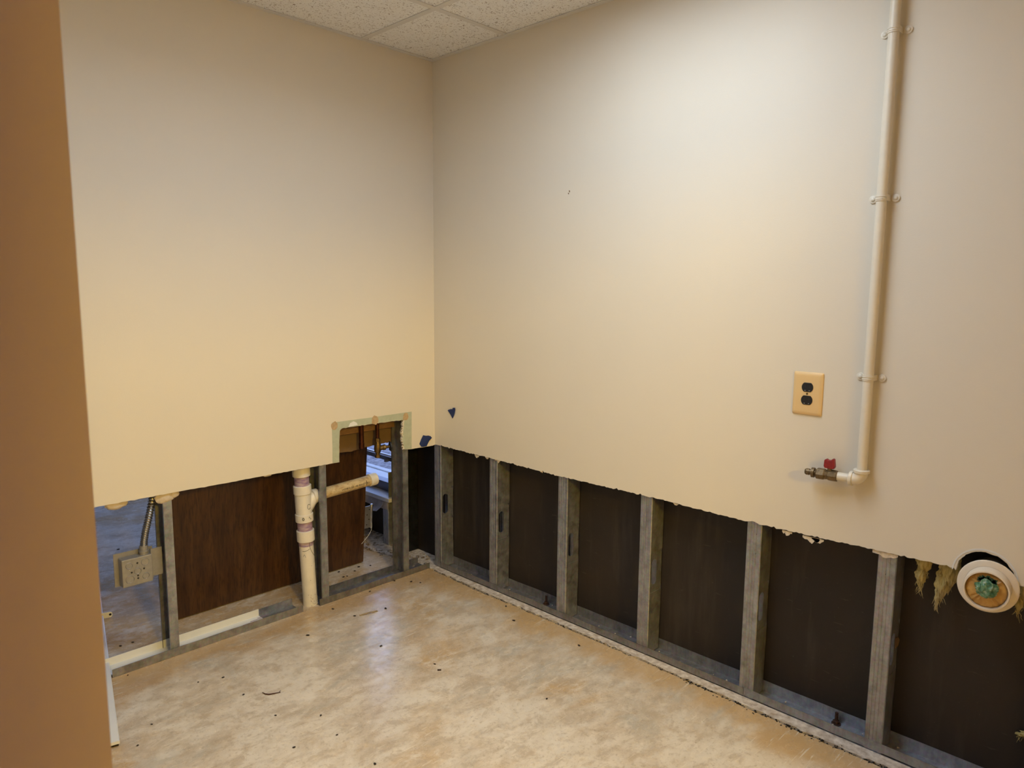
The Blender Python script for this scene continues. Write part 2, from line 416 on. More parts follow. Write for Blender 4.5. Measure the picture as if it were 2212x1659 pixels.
# exposed green board round the notch
go = [L(717, 913), L(800, 902), L(889, 889), L(889, 969), L(874, 970.5)]
gi = [L(868.5, 950), L(871, 930), L(873.5, 906.5), L(838, 911), L(800, 916), L(739, 925), L(734, 930), L(732.5, 960), L(732.5, 998), L(718.5, 1000.5)]
bm = bmesh.new(); bm_extrude_outline(bm, [(u, -.0006, v) for u, v in go+gi], (0, .0008, 0))
obj('green_board_border', bm, 'green', wall_left)['label'] = 'pale green moisture board bared round the notch'
for px, py, rx, rz in ((722.5, 919.5, .016, .018), (810, 907.5, .018, .021), (876, 900, .016, .018)):
    u, v = L(px, py); bm = bmesh.new()
    bm_extrude_outline(bm, [(u+rx*(1+.16*random.uniform(-1, 1))*math.cos(a), -.0012, v+rz*(1+.14*random.uniform(-1, 1))*math.sin(a)) for a in np.linspace(0, 2*math.pi, 15)[:-1]], (0, .0012, 0))
    obj('putty_spot', bm, 'putty', wall_left)
u, v = L(763, 918); bm = bmesh.new()
bm_extrude_outline(bm, [(u-.025, -.0011, v-.006), (u+.022, -.0011, v-.002), (u+.017, -.0011, v+.008), (u+.002, -.0011, v+.016), (u-.016, -.0011, v+.010)], (0, .001, 0))
obj('paper_scrap', bm, 'white_paint', wall_left)
# torn gypsum crumbs along the right side of the notch
for i in range(11):
    t = i/10; px = 871.5-2.5*math.sin(t*3)+random.uniform(-1, 1.5); py = 913+57*t
    u, v = L(px, py); bm = bmesh.new(); clod(bm, (u, .003, v), random.uniform(.004, .0075), i+50)
    obj('gypsum_crumb', bm, 'gypsum', wall_left)
# joint compound squeezed out under the cut
for px, py, w, h in ((250, 1094, .036, .020), (356, 1077, .034, .026), (376, 1070, .018, .016), (577, 1029, .016, .010)):
    u, v = L(px, py, .02); bm = bmesh.new(); m = bmesh.ops.create_icosphere(bm, subdivisions=3, radius=1)
    for q in m['verts']:
        k = 1+.22*noise.noise(q.co*1.6+Vector((px*.1, 0, 0)))+.1*noise.noise(q.co*5)
        q.co = Vector((u+q.co.x*w*k, .020+q.co.y*.012*k, v+.008+q.co.z*h*k))
    obj('compound_lump', bm, 'mud', wall_left, 60)
# small dent marks in the paint
for px, py, l in ((1230, 413, .007), (1228, 418, .005)):
    u, v = Rw(px, py); bm = bmesh.new()
    bm_extrude_outline(bm, [(-.0006, u+.002, v+l*.6), (-.0006, u-.003, v+l*.2), (-.0006, u-.002, v-l*.7), (-.0006, u+.0015, v-l*.4)], (.0006, 0, 0)); obj('paint_chip', bm, 'paper', wall_right)

# far side of the partition, exterior sheathing, and the rest of the shell
fb = ragged([(XL-.2, .66), (-.9, .65), L(733, 978, .105), L(760, 975, .105), L(793, 965.5, .105), (-.15, .64), (.095, .64)], .01, .003, 21)
bm = bmesh.new(); bm_extrude_outline(bm, [(u, .105, v) for u, v in fb]+[(.095, .105, 2.6), (XL-.2, .105, 2.6)], (0, T, 0), (0, 1, 2))
obj('wall_far_side', bm, ['paper', 'gypsum', 'wall'], None, None, 'structure')
WY0, WY1, WZ0, WZ1 = .40, 3.3, .30, 2.1
def shell(name, a, b, mat): return box(name, a, b, mat, None, 'structure')
bm = bmesh.new()
for a, b in (((.094, -6.6, -.06), (.115, WY0, 2.6)), ((.094, WY1, -.06), (.115, 4.5, 2.6)), ((.094, WY0, -.06), (.115, WY1, WZ0-.04)), ((.094, WY0, WZ1), (.115, WY1, 2.6))): bm_box(bm, a, b)
obj('wall_exterior', bm, 'sheath', None, None, 'structure')
bm = bmesh.new()
for a, b in (((0, T+.105, .62), (T, WY0, 2.6)), ((0, WY1, .62), (T, 4.5, 2.6)), ((0, WY0, WZ1), (T, WY1, 2.6))): bm_box(bm, a, b)
obj('wall_far_right', bm, 'wall', None, None, 'structure')
shell('wall_far_back', (-4.1, 4.5, -.06), (.2, 4.62, 2.72), 'wall')
shell('wall_far_left', (-4.22, -6.72, -.06), (-4.1, 4.62, 2.72), 'wall')
shell('wall_partition', (-4.1, .0, 0), (-2.15, .118, 2.6), 'wall')
shell('wall_unseen_hall_back', (-4.1, -6.72, -.06), (.2, -6.6, 2.72), 'pink')
shell('wall_unseen_hall_left', (-4.1, -6.6, 0), (-4.0, -3.43, 2.6), 'pink')
shell('wall_unseen_hall_right', (-.10, -6.6, 0), (-.0, -3.43, 2.6), 'pink')
YB = -3.30
bm = bmesh.new()
for a, b in (((-4.1, YB-.12, 0), (-1.98, YB, 2.6)), ((-1.02, YB-.12, 0), (0, YB, 2.6)), ((-1.98, YB-.12, 2.03), (-1.02, YB, 2.6))): bm_box(bm, a, b)  # unseen doorway; header and jambs shaped to cut the added warm light
obj('wall_unseen_back', bm, 'wall', None, None, 'structure')
PX, PY = CAM.x+.2919*.72, CAM.y+1.1205*.72
shell('wall_entry', (-4.1, PY, 0), (PX, PY+.12, ZC), 'pink')
shell('wall_side', (PX-.12, PY+.12, 0), (PX, 0, ZC), 'wall')

# ---------------------------------------------------------------- ceiling: slab, tiles, grid
ceiling = box('ceiling', (-4.1, -6.6, 2.6), (.2, 4.5, 2.72), 'gridwhite', None, 'structure')
xs = [0, -.380, -.990, -1.600, -2.210, -2.820, -3.430, -4.1]; ys = [0, -.478, -1.088, -1.698, -2.308, -2.918, -3.300]
lamps = {(1, 2), (2, 2)}
tile_me = {}
for i in range(7):
    for j in range(6):
        if (i, j) in lamps: continue
        w, d = xs[i]-xs[i+1], ys[j]-ys[j+1]; key = (round(w, 3), round(d, 3))
        cx, cy = (xs[i]+xs[i+1])/2, (ys[j]+ys[j+1])/2
        if key not in tile_me:
            bm = bmesh.new(); bm_box(bm, (-w/2+.004, -d/2+.004, 0), (w/2-.004, d/2-.004, .016))
            o = obj('ceiling_tile', bm, 'tile', ceiling); tile_me[key] = o.data
        else:
            o = bpy.data.objects.new('ceiling_tile', tile_me[key]); COL.objects.link(o); o.parent = ceiling
        o.matrix_parent_inverse = Matrix(); o.location = (cx, cy, ZC+.0035)
for k, x in enumerate(xs[1:-1]):
    bm = bmesh.new(); bm_box(bm, (x-.012, YB, ZC+.0005), (x+.012, 0, ZC+.003)); bm_box(bm, (x-.001, YB, ZC+.003), (x+.001, 0, ZC+.035))
    if k == 1:
        bm.free(); bm = bmesh.new()
        for a, b in ((YB, ys[3]), (ys[2], 0)): bm_box(bm, (x-.012, a, ZC+.0005), (x+.012, b, ZC+.003)); bm_box(bm, (x-.001, a, ZC+.003), (x+.001, b, ZC+.035))
    obj('grid_runner', bm, 'gridwhite', ceiling)
for j, y in enumerate(ys[1:-1]):
    for i in range(7):
        bm = bmesh.new(); bm_box(bm, (xs[i+1]+.0121, y-.012, ZC+.0005), (xs[i]-.0121*(i > 0), y+.012, ZC+.003)); bm_box(bm, (xs[i+1]+.0121, y-.001, ZC+.003), (xs[i]-.0121, y+.001, ZC+.035)); obj('cross_tee', bm, 'gridwhite', ceiling)
box('wall_angle', (PX, -.020, ZC-.001), (0, 0, ZC+.0025), 'gridwhite', ceiling)
box('wall_angle', (-.020, YB, ZC-.001), (0, -.0201, ZC+.0025), 'gridwhite', ceiling)
def fixture(x0, x1, y0, y1, zb, zt, col, s, label, rim=.03, rec=.012):
    t = thing('ceiling_light', ((x0+x1)/2, (y0+y1)/2, zb), label, 'light')
    bm = bmesh.new(); z1_ = min(zt, zb+rec+.008)
    for a, b in (((x0, y0, zb), (x1, y0+rim, z1_)), ((x0, y1-rim, zb), (x1, y1, z1_)), ((x0, y0+rim, zb), (x0+rim, y1-rim, z1_)), ((x1-rim, y0+rim, zb), (x1, y1-rim, z1_))): bm_box(bm, a, b)
    obj('frame', bm, 'white_paint', t)
    bm = bmesh.new(); bm_box(bm, (x0, y0, z1_), (x1, y1, zt)); obj('housing', bm, 'white_paint', t)
    bm = bmesh.new(); z = zb+rec
    bm.faces.new([bm.verts.new(p) for p in ((x0+rim, y0+rim, z), (x0+rim, y1-rim, z), (x1-rim, y1-rim, z), (x1-rim, y0+rim, z))])
    me = bpy.data.meshes.new('diffuser'); bm.to_mesh(me); bm.free(); me.materials.append(emis('lamp_diffuser', col, s))
    o = bpy.data.objects.new('diffuser', me); COL.objects.link(o); o.parent = t; o.matrix_parent_inverse = Matrix.Translation(-t.location)
fixture(xs[3]+.013, xs[1]-.013, ys[3]+.013, ys[2]-.013, ZC, ZC+.12, *LAMP_A, 'long flush ceiling light over the gutted room', .03, .105)
pd = thing('added_warm_light', (-2.1, -5.0, 2.15), 'unseen warm globe light added behind the camera', 'light')  # added fill source, out of view, warms the walls below the header line
lathe('added_light_canopy', (-2.1, -5.0, 2.575), (0, 0, 1), [(0, .05), (.02, .06), (.0249, .06)], 'white_paint', pd)
lathe('stem', (-2.1, -5.0, 2.48), (0, 0, 1), [(0, .012), (.096, .012)], 'white_paint', pd)
lathe('added_light_globe', (-2.1, -5.0, 2.15), (0, 0, 1), [(.17-.17*math.cos(t), .17*math.sin(t)) for t in np.linspace(.02, 3.12, 13)], emis('added_globe_glow', *WARM_FILL), pd, 24)

# ---------------------------------------------------------------- window of the next room and the ground outside
win = thing('window_1', (.07, WY0, WZ0), 'low window in the next room', 'window'); del win['label']; del win['category']; win['kind'] = 'structure'
bm = bmesh.new()
for a, b in (((.085, WY0, WZ0-.04), (.14, WY1, WZ0+.012)), ((.085, WY0, WZ1-.05), (.14, WY1, WZ1)), ((.085, WY0, WZ0+.012), (.14, WY0+.05, WZ1-.05)), ((.085, WY1-.05, WZ0+.012), (.14, WY1, WZ1-.05))): bm_box(bm, a, b)
obj('window_frame', bm, 'alu', win, bevel=.002)
for y in (1.3, 2.3): box('mullion', (.09, y-.02, WZ0+.012), (.135, y+.02, WZ1-.05), 'alu', win)
bm = bmesh.new(); bm_box(bm, (.09, WY0+.05, .432), (.135, WY1-.05, .452)); bm_box(bm, (.08, WY0+.05, .452), (.12, WY1-.05, .458)); obj('sash_rail', bm, 'alu', win)
box('sash_lip', (.078, WY0+.05, .462), (.09, WY1-.05, .470), 'sill', win)
box('latch', (.07, .50, .428), (.09, .515, .446), 'alu', win)
box('pane', (.118, WY0+.05, WZ0+.012), (.122, WY1-.05, WZ1-.05), 'glass', win)
box('window_sill', (.0, WY0-.02, WZ0-.058), (.085, WY1+.02, WZ0-.036), 'sill', win, bevel=.003)
bm = bmesh.new(); yy = np.linspace(WY0, 1.6, 40)
apr = [(.006, y, .242) for y in yy]+[(.006, y, .197+.006*noise.noise(Vector((y*9, 0, 0)))) for y in yy[::-1]]
bm_extrude_outline(bm, apr, (.003, 0, 0)); obj('apron', bm, 'liner', win)
bm = bmesh.new()
g = [[Vector((.004-.035*s*s, .50-.07*t+.02*s, .225-.045*s+.01*t)) for t in (0, .5, 1)] for s in (0, .33, .66, 1)]
for a in range(3):
    for b in range(2):
        bm.faces.new([bm.verts.new(p) for p in (g[a][b], g[a][b+1], g[a+1][b+1], g[a+1][b])])
bmesh.ops.remove_doubles(bm, verts=bm.verts, dist=1e-5); solid(bm, .0015); obj('peeled_flap', bm, 'liner', win, 60)
ground = box('ground', (.9, -8, -.4), (40, 40, -.12), 'gravel', None, 'structure')
tag(ground, 'grey gravel lot outside the low window', 'ground')
walk = box('walkway', (.12, -8, -.4), (1.13, 40, -.09), 'walkway', None, 'structure', .01)
tag(walk, 'pale concrete walk outside the low window', 'walkway')
box('kerb', (1.13, -8, -.4), (1.19, 40, -.083), 'walkway', walk, None, .01)

# ---------------------------------------------------------------- steel framing
def slot_web(bm, P, a0, a1, z0, z1, s):
    """flat web between a0..a1 (depth) and z0..z1 with a rounded slot s=(a_c, half_a, zc, half_z); P(a,z)->point"""
    ac, ha, zc, hz = s; n = 24; inner = []; outer = []
    for k in range(n):
        t = 2*math.pi*(k+.5)/n; c, q = math.cos(t), math.sin(t)
        inner.append((ac+ha*c, zc+(hz-ha)*(1 if q > 0 else -1)+ha*q))
    zl, zh = zc-hz-.03, zc+hz+.03
    for k in range(n):
        t = 2*math.pi*(k+.5)/n; c, q = math.cos(t), math.sin(t); m = max(abs(c), abs(q))
        outer.append(((a1 if c > 0 else a0) if abs(c) == m else (ac+(c/m)*((a1-ac) if c > 0 else (ac-a0))), (zc+q/m*(zh-zc)) if True else 0))
    I = [bm.verts.new(P(*p)) for p in inner]; O = [bm.verts.new(P(*p)) for p in outer]
    for k in range(n): bm.faces.new((I[k], I[(k+1)%n], O[(k+1)%n], O[k]))
    # corner fill + plain parts
    for (x, z) in ((a0, zl), (a0, zh), (a1, zl), (a1, zh)):
        v = bm.verts.new(P(x, z)); ds = sorted(range(n), key=lambda k: (outer[k][0]-x)**2*40+(outer[k][1]-z)**2)[:2]
        bm.faces.new((v, O[ds[0]], O[ds[1]]))
    for lo, hi in ((z0, zl), (zh, z1)):
        bm.faces.new([bm.verts.new(P(*p)) for p in ((a0, lo), (a1, lo), (a1, hi), (a0, hi))])
def stud_right(yl, z0, z1, label, group, slot=True, mat='galv', fl=.048, x0=.0139, x1=.0915):
    """C stud of the exterior wall: flange faces the room, web faces -y"""
    t = thing('steel_stud', (.05, yl-fl/2, z0), label, 'stud', group)
    yw = yl-fl
    bm = bmesh.new(); g = .0012
    prof = [(x0+.010, yl), (x0+.001, yl), (x0, yl-.001), (x0, yl-.010), (x0+g, yl-.012), (x0, yl-.014), (x0, yl-.020), (x0+g, yl-.022), (x0, yl-.024), (x0, yl-.030), (x0+g, yl-.032), (x0, yl-.034), (x0, yw+.002), (x0+.002, yw)]
    A = [bm.verts.new((x, y, z0)) for x, y in prof]; B = [bm.verts.new((x, y, z1)) for x, y in prof]
    for i in range(len(prof)-1): bm.faces.new((A[i], A[i+1], B[i+1], B[i]))
    solid(bm, -.0011); obj('flange', bm, mat, t)
    bm = bmesh.new()
    if slot: slot_web(bm, lambda a, z: Vector((a, yw, z)), x0+.002, x1, z0, z1, (.041, .0165, .32, .049))
    else: bm.faces.new([bm.verts.new(p) for p in ((x0+.002, yw, z0), (x1, yw, z0), (x1, yw, z1), (x0+.002, yw, z1))])
    bmesh.ops.remove_doubles(bm, verts=bm.verts, dist=1e-5); solid(bm, .0011); obj('web', bm, mat, t)
    bm = bmesh.new(); bm_box(bm, (x1-.0012, yw, z0), (x1, yl, z1)); bm_box(bm, (x1-.010, yl-.0012, z0), (x1-.0012, yl, z1)); obj('back_flange', bm, mat, t)
    return t
gr = 'steel studs of the exterior wall'
names = ['steel stud at the room corner, beside the lower blue tape', 'second steel stud from the room corner on the dark sheathing', 'third steel stud from the room corner, next to a rusty bolt',
         'fourth steel stud from the room corner on the dark sheathing', 'fifth steel stud from the room corner, at the track joint', 'sixth steel stud from the room corner, next to the insulation']
right_studs = []
for yl, nm in zip((.020, -.367, -.772, -1.172, -1.588, -1.989), names):
    right_studs.append(stud_right(yl, .0035, ZC, nm, gr))
stud_right(-2.395, .0035, ZC, 'steel stud on the far side of the capped duct', gr)
for k, px, py in ((4, 1619, 1149), (4, 1634, 1154), (4, 1632, 1196), (4, 1606, 1351), (4, 1621, 1352), (5, 1912, 1240), (5, 1893, 1330), (5, 1880, 1368)):
    p = hit(px, py, 0, .0139); lathe('screw_hole', (.0142, p.y, p.z), (-1, 0, 0), [(0, .0026), (.0008, .0026)], 'black', right_studs[k], 8)
stud_right(.452, .0035, .238, 'short steel stud under the window of the next room', 'short studs under the window')
stud_right(.86, .0035, .238, 'short steel stud further along under the window of the next room', 'short studs under the window')
stud_right(.300, .0035, 2.55, 'steel stud in the dark just beyond the partition', gr, False, 'galvshade')

def stud_left(x0, z0, z1, label, group, fl=.031, y0=.0139, y1=.103):
    """C stud of the partition, open side facing -x"""
    t = thing('partition_stud', (x0+fl/2, .058, z0), label, 'stud', group); x1 = x0+fl; th = .0012
    bm = bmesh.new(); g = .0009
    bm_box(bm, (x0, y0, z0), (x1, y0+th, z1))
    bm_box(bm, (x0, y0+th, z0), (x0+th, y0+.009, z1)); obj('flange', bm, 'galv', t)
    bm = bmesh.new(); bm_box(bm, (x1-th, y0+th, z0), (x1, y1-th, z1)); bm_box(bm, (x1-.004, .055, z0), (x1-th, .0615, z1)); obj('web', bm, 'galvdirty', t)
    bm = bmesh.new(); bm_box(bm, (x0, y1-th, z0), (x1, y1, z1)); bm_box(bm, (x0, y1-.009, z0), (x0+th, y1-th, z1)); obj('back_flange', bm, 'galvdirty', t)
    return t
gl = 'steel studs of the partition'
sa = stud_left(-1.247, .0035, ZC, 'partition stud carrying the square electrical box', gl)
sb = stud_left(-.616, .0035, ZC, 'partition stud close beside the white drain pipe', gl)
sc = stud_left(-.182, .0035, ZC, 'partition stud beside the brass valve, next to the room corner', gl)

def track(name, axis, a0, a1, lo, hi, h_front, h_back, mat, label, group=None, zb=.0005):
    """U channel along an axis; lo = front flange plane, hi = back flange plane"""
    mid = (a0+a1)/2
    def P(a, b, z): return (a, b, z) if axis == 0 else (b, a, z)
    t = thing(name, P(mid, (lo+hi)/2, .001), label, 'track', group)
    n = max(2, int(abs(a1-a0)/.03)); th = .0013
    def strip(pa, pb, nm):
        bm = bmesh.new(); A = []; B = []
        for i in range(n+1):
            a = a0+(a1-a0)*i/n; w = .0018*noise.noise(Vector((a*7, lo*30, 2)))
            A.append(bm.verts.new(pa(a, w))); B.append(bm.verts.new(pb(a, w)))
        for i in range(n): bm.faces.new((A[i], A[i+1], B[i+1], B[i]))
        solid(bm, th); obj(nm, bm, mat, t)
    strip(lambda a, w: P(a, lo, .0012), lambda a, w: P(a, hi, .0012), 'channel_web')
    strip(lambda a, w: P(a, lo, zb+w*.8), lambda a, w: P(a, lo+w*.9, h_front+w), 'front_flange')
    strip(lambda a, w: P(a, hi, .0005), lambda a, w: P(a, hi, h_back+w), 'back_flange')
    return t
tA = track('floor_track', 0, -1.446, -.712, .0120, .1045, .031, .030, 'galv', 'steel floor track of the partition holding the white strip')
tB = track('floor_track', 0, -.632, -.028, .0120, .1045, .029, .031, 'galvdirty', 'steel floor track of the partition running from the drain pipe to the corner')
tC = track('floor_track', 1, -.02, -1.604, .0118, .0930, .031, .040, 'galvdirty', 'grimy steel floor track below the dark sheathing, from the room corner', zb=.006)
tD = track('floor_track', 1, -1.606, -6.5, .0118, .0930, .033, .040, 'galv', 'cleaner steel floor track below the duct, past the joint', zb=.006)
# white angle strip lying in the partition track
bm = bmesh.new()
bm_box(bm, (-1.444, .016, .0030), (-.865, .1020, .0048)); bm_box(bm, (-1.444, .1005, .0048), (-.865, .1022, .0335))
ws = obj('white_angle_strip', bm, 'white_paint'); tag(ws, 'white angle strip lying in the partition floor track', 'trim')
bm = bmesh.new()
for i in range(5):
    a = -1.02+.035*i; bm_box(bm, (a, .04+.01*i, .0048), (a+.05, .044+.01*i, .0051))
obj('purple_smear', bm, 'primer', ws)
# gypsum dust on the right track
bm = bmesh.new()
for i in range(70):
    clod(bm, (random.uniform(.018, .085), random.uniform(-2.3, -.05), .0035), random.uniform(.0012, .0035), i+300)
dust = obj('track_crumbs', bm, 'mud', None, kind='stuff'); tag(dust, 'scattered plaster crumbs lying in the exterior wall track', 'debris')

# anchor bolts
def bolt(x, y, label, h=.04):
    t = thing('anchor_bolt', (x, y, .003), label, 'bolt', 'rusty anchor bolts in the wall track')
    lathe('washer', (x, y, .0026), (0, 0, 1), [(0, .014), (.002, .014)], 'rust', t)
    lathe('nut', (x, y, .0046), (0, 0, 1), [(0, .0105), (.008, .0105)], 'rust', t, 6, 10)
    lathe('shank', (x, y, .0126), (0, 0, 1), [(0, .0055)]+[(k*.003, .0055-.0007*(k % 2)) for k in range(1, int((h-.0126)/.003))]+[(h-.0126, .005)], 'rust', t, 12)
b1 = hit(1180, 1304, 2, .004); bolt(b1.x, b1.y, 'rusty anchor bolt next to the third stud from the corner')
b2 = hit(1806, 1562, 2, .004); bolt(b2.x, b2.y, 'rusty anchor bolt next to the sixth stud from the corner')

# wood blocking seen in the notch
bk = box('wood_blocking', (-.54, .070, .716), (-.1835, .1045, .80), 'blockwood', None, None, .002); tag(bk, 'pine blocking behind the copper pipes in the notch', 'blocking')

# ---------------------------------------------------------------- oak door leaning on the far side of the partition
dr = thing('wood_door', (-.675, .322, 0), 'dark oak door leaning behind the stripped partition', 'door')
DW0, DW1, DT, DH = -1.132, -.218, .044, 2.03
ang = math.asin((.300-.1195)/DH)
def dpt(u, d, h):  # u along the width, d depth from the front face, h height along the leaf
    return Vector((u, .300+d*math.cos(ang)-h*math.sin(ang), h*math.cos(ang)+.001-0*d))
def dbox(bm, u0, u1, d0, d1, h0, h1):
    v = [bm.verts.new(dpt(*c)) for c in ((u0,d0,h0),(u1,d0,h0),(u1,d1,h0),(u0,d1,h0),(u0,d0,h1),(u1,d0,h1),(u1,d1,h1),(u0,d1,h1))]
    for f in ((3,2,1,0),(4,5,6,7),(0,1,5,4),(1,2,6,5),(2,3,7,6),(3,0,4,7)): bm.faces.new([v[i] for i in f])
bm = bmesh.new(); dbox(bm, DW0, DW1, 0, DT, .004, DH); obj('door_leaf', bm, 'oak', dr, None, None, .0012)
for hz in (.178, 1.0, 1.70):
    bm = bmesh.new(); dbox(bm, DW1-.002, DW1+.0015, .003, DT-.002, hz, hz+.115); dbox(bm, DW1-.0005, DW1+.036, -.0012, .0012, hz, hz+.115)
    hg = obj('hinge', bm, 'hinge', dr); hg['label'] = 'bright steel butt hinge on the door edge'
    p0, p1 = dpt(DW1+.038, 0, hz-.006), dpt(DW1+.038, 0, hz+.121)
    bm = bmesh.new(); bm_lathe(bm, p0, p1-p0, [(0, .004), (.006, .0062), (.03, .0062), (.0301, .0056), (.031, .0062), (.062, .0062), (.0621, .0056), (.063, .0062), (.121, .0062), (.1215, .0075), (.126, .0072), (.128, .004)], 14)
    obj('hinge_pin', bm, 'hinge', hg, 40)
    bm = bmesh.new()
    for k in range(4):
        c = dpt(DW1+.012+.012*(k % 2), -.0013, hz+.018+.026*k); bm_lathe(bm, c, (0, 1, 0), [(-.0002, .003), (.0006, .003)], 8)
    obj('screw_hole', bm, 'black', hg)
q0 = dpt(DW1+.038, -.006, .20)
q1 = hit(797, 1150, 1, .27); q2 = hit(795, 1165, 1, .27); q3 = hit(781, 1175, 1, .275)
st = tube('string', bez(q0, (q0.x+.006, q0.y, .16), (q2.x+.006, q2.y, q2.z+.02), q3, 16), .0012, 'wire', dr, 6)

# ---------------------------------------------------------------- drain stack
dp = thing('drain_pipe', (-.650, .060, 0), 'cream plastic drain stack with a side branch, rising through the partition', 'pipe')
def sx(z): return -.650-.024*z/.57
def stk(z): return Vector((sx(z), .060, z))
def sleeve(name, z0, z1, r, mat, lip=.0, parent=dp):
    ax = stk(z1)-stk(z0); l = ax.length
    return lathe(name, stk(z0), ax, [(0, r-.002), (.0015, r), (l-.0015, r), (l, r-.002)], mat, parent, 28)
bm = bmesh.new(); ax = stk(.69)-stk(.0); bm_lathe(bm, stk(0), ax, [(0, .0302), (.69, .0302)], 28); obj('pipe', bm, 'pvc', dp, 40)
sleeve('coupling', .573, .66, .0368, 'pvc'); sleeve('primer_band', .530, .573, .0307, 'primer')
sleeve('fitting_hub', .497, .534, .0372, 'pvc'); sleeve('fitting_body', .407, .498, .0338, 'pvc'); sleeve('fitting_hub', .376, .410, .0372, 'pvc')
sleeve('primer_band', .336, .377, .0307, 'primer'); sleeve('coupling', .289, .337, .0368, 'pvc'); sleeve('primer_band', .268, .290, .0307, 'primer')
# swept branch of the tee
s0 = stk(.418); e0 = Vector((-.606, .062, .474))
pts = bez(s0, s0+Vector((.026, 0, .026)), e0-Vector((.026, 0, .004)), e0, 12)
bm = bmesh.new(); bm_tube(bm, pts, [.0275]*13, 24); obj('branch_sweep', bm, 'pvc', dp, 50)
bd = (Vector((-.302, .066, .4905))-e0).normalized()
lathe('branch_hub', e0-bd*.022, bd, [(0, .026), (.002, .0305), (.024, .0305), (.026, .028)], 'pvc', dp, 26)
blen = (Vector((-.302, .066, .4905))-e0).length
def stained():
    m, nt, b = mk('stained_pvc'); v = tc(nt); n = nz(nt, v, 60, 6, .7); g = nz(nt, tc(nt, (14, 40, 40)), 2, 4)
    c = ramp(nt, n, [(.35, (.46, .34, .17)), (.6, (.60, .47, .27))]); c = mix(nt, ramp(nt, g, [(.52, 0.0), (.66, .7)]), c, (.30, .17, .06))
    nt.links.new(c, b.inputs['Base Color']); b.inputs['Roughness'].default_value = .45; return m
MAT['stained'] = stained()
br = lathe('branch_pipe', e0, bd, [(0, .0241), (blen-.02, .0241)], 'stained', dp, 26); br['label'] = 'yellowed branch pipe with black print'
cp = lathe('branch_cap', e0+bd*(blen-.034), bd, [(0, .0245), (.0005, .0282), (.030, .0288), (.037, .0275), (.0385, .022)], 'pvc', dp, 26)
# black print on the branch, upside down as in the photo: size mark, then blurred print
bs, bt = frame_of(bd)
front = Vector((0, -1, 0)); front = (front-bd*front.dot(bd)).normalized(); upv = bd.cross(front); upv = upv if upv.z > 0 else -upv
def on_pipe(s, a, r=.0243):   # s along, a arc length upward from the front line
    th = a/r; return e0+bd*s+(front*math.cos(th)+upv*math.sin(th))*r
def text_on_pipe(txt, s0_, size, rot180=True):
    cu = bpy.data.curves.new('print', 'FONT'); cu.body = txt; cu.size = size; cu.resolution_u = 2; tmp = bpy.data.objects.new('print', cu)
    COL.objects.link(tmp); dg = bpy.context.evaluated_depsgraph_get(); me = bpy.data.meshes.new_from_object(tmp.evaluated_get(dg)); bpy.data.objects.remove(tmp)
    w = max(v.co.x for v in me.vertices)
    for v in me.vertices:
        x, y = v.co.x, v.co.y
        if rot180: x, y = w-x, size*.7-y
        v.co = on_pipe(s0_+x, y-size*.35-.002)
    me.materials.append(MAT['marker']); return me
me = text_on_pipe('1-1/2', .060, .0125); o = bpy.data.objects.new('pipe_print', me); COL.objects.link(o); o.parent = br; o.matrix_parent_inverse = Matrix.Translation(-dp.location)
bm = bmesh.new(); s = .115
while s < .255:
    for k in range(random.choice((2, 3))):
        a0_, a1_ = random.uniform(-.006, -.002), random.uniform(0.0, .004); ds = random.uniform(-.002, .002)
        if random.random() < .35: a0_ = a1_ = random.uniform(-.005, .003); ds = .004
        p_, q_ = on_pipe(s, a0_), on_pipe(s+ds, a1_+.0003)
        bm_tube(bm, [p_, q_], .0005, 4)
    s += random.uniform(.003, .0055)
obj('pipe_print_smudge', bm, 'marker', br)
tube('marker_ring', [on_pipe(.243, a, .0244) for a in np.linspace(-.012, .012, 7)], .0012, 'rust', br, 5)
# marker strokes on the stack
def on_stack(z, th, r): c = stk(z); return c+Vector((math.sin(th), -math.cos(th), 0))*r
def stroke(pts, w=.0008): return tube('marker_stroke', pts, w, 'marker', dp, 5)
n_ = 14
stroke([on_stack(.289-.01*i/n_-.06*(i/n_)**.7*1.0, -.05+.95*(i/n_)**2, .0303) for i in range(n_+1)])
stroke([on_stack(.250-.004*i/8+.014*(i/8)**2, -1.1+1.05*i/8, .0303) for i in range(9)])
stroke([on_stack(.226+.01*math.sin(i*.7), -1.0+.5*i/8, .0303) for i in range(6)], .0006)
stroke([on_stack(.444+.011*math.sin(a), .2+.22*math.cos(a), .0340) for a in np.linspace(.5, 5.8, 14)], .0008)
stroke([on_stack(.394+.006*math.sin(a), -.62+.09*math.cos(a), .0374) for a in np.linspace(0, 6.28, 12)], .0014)
stroke([on_stack(.395+.006*math.sin(a*2), .02+.10*a, .0374) for a in np.linspace(0, 3, 12)], .0006)
for i in range(26):
    z = random.uniform(.03, .23); th = random.uniform(-.9, 1.1)
    if i < 9: bm = bmesh.new(); bm_lathe(bm, on_stack(z, th, .0300), (math.sin(th), -math.cos(th), 0), [(0, .0012), (.0005, .001)], 6); obj('speck', bm, 'marker', dp)
bm = bmesh.new()
for i in range(60): clod(bm, on_stack(abs(random.gauss(0, .028)), random.uniform(-.4, 1.2), .0292), random.uniform(.001, .003), i+700)
obj('mortar_crust', bm, 'curb', dp, kind='stuff')

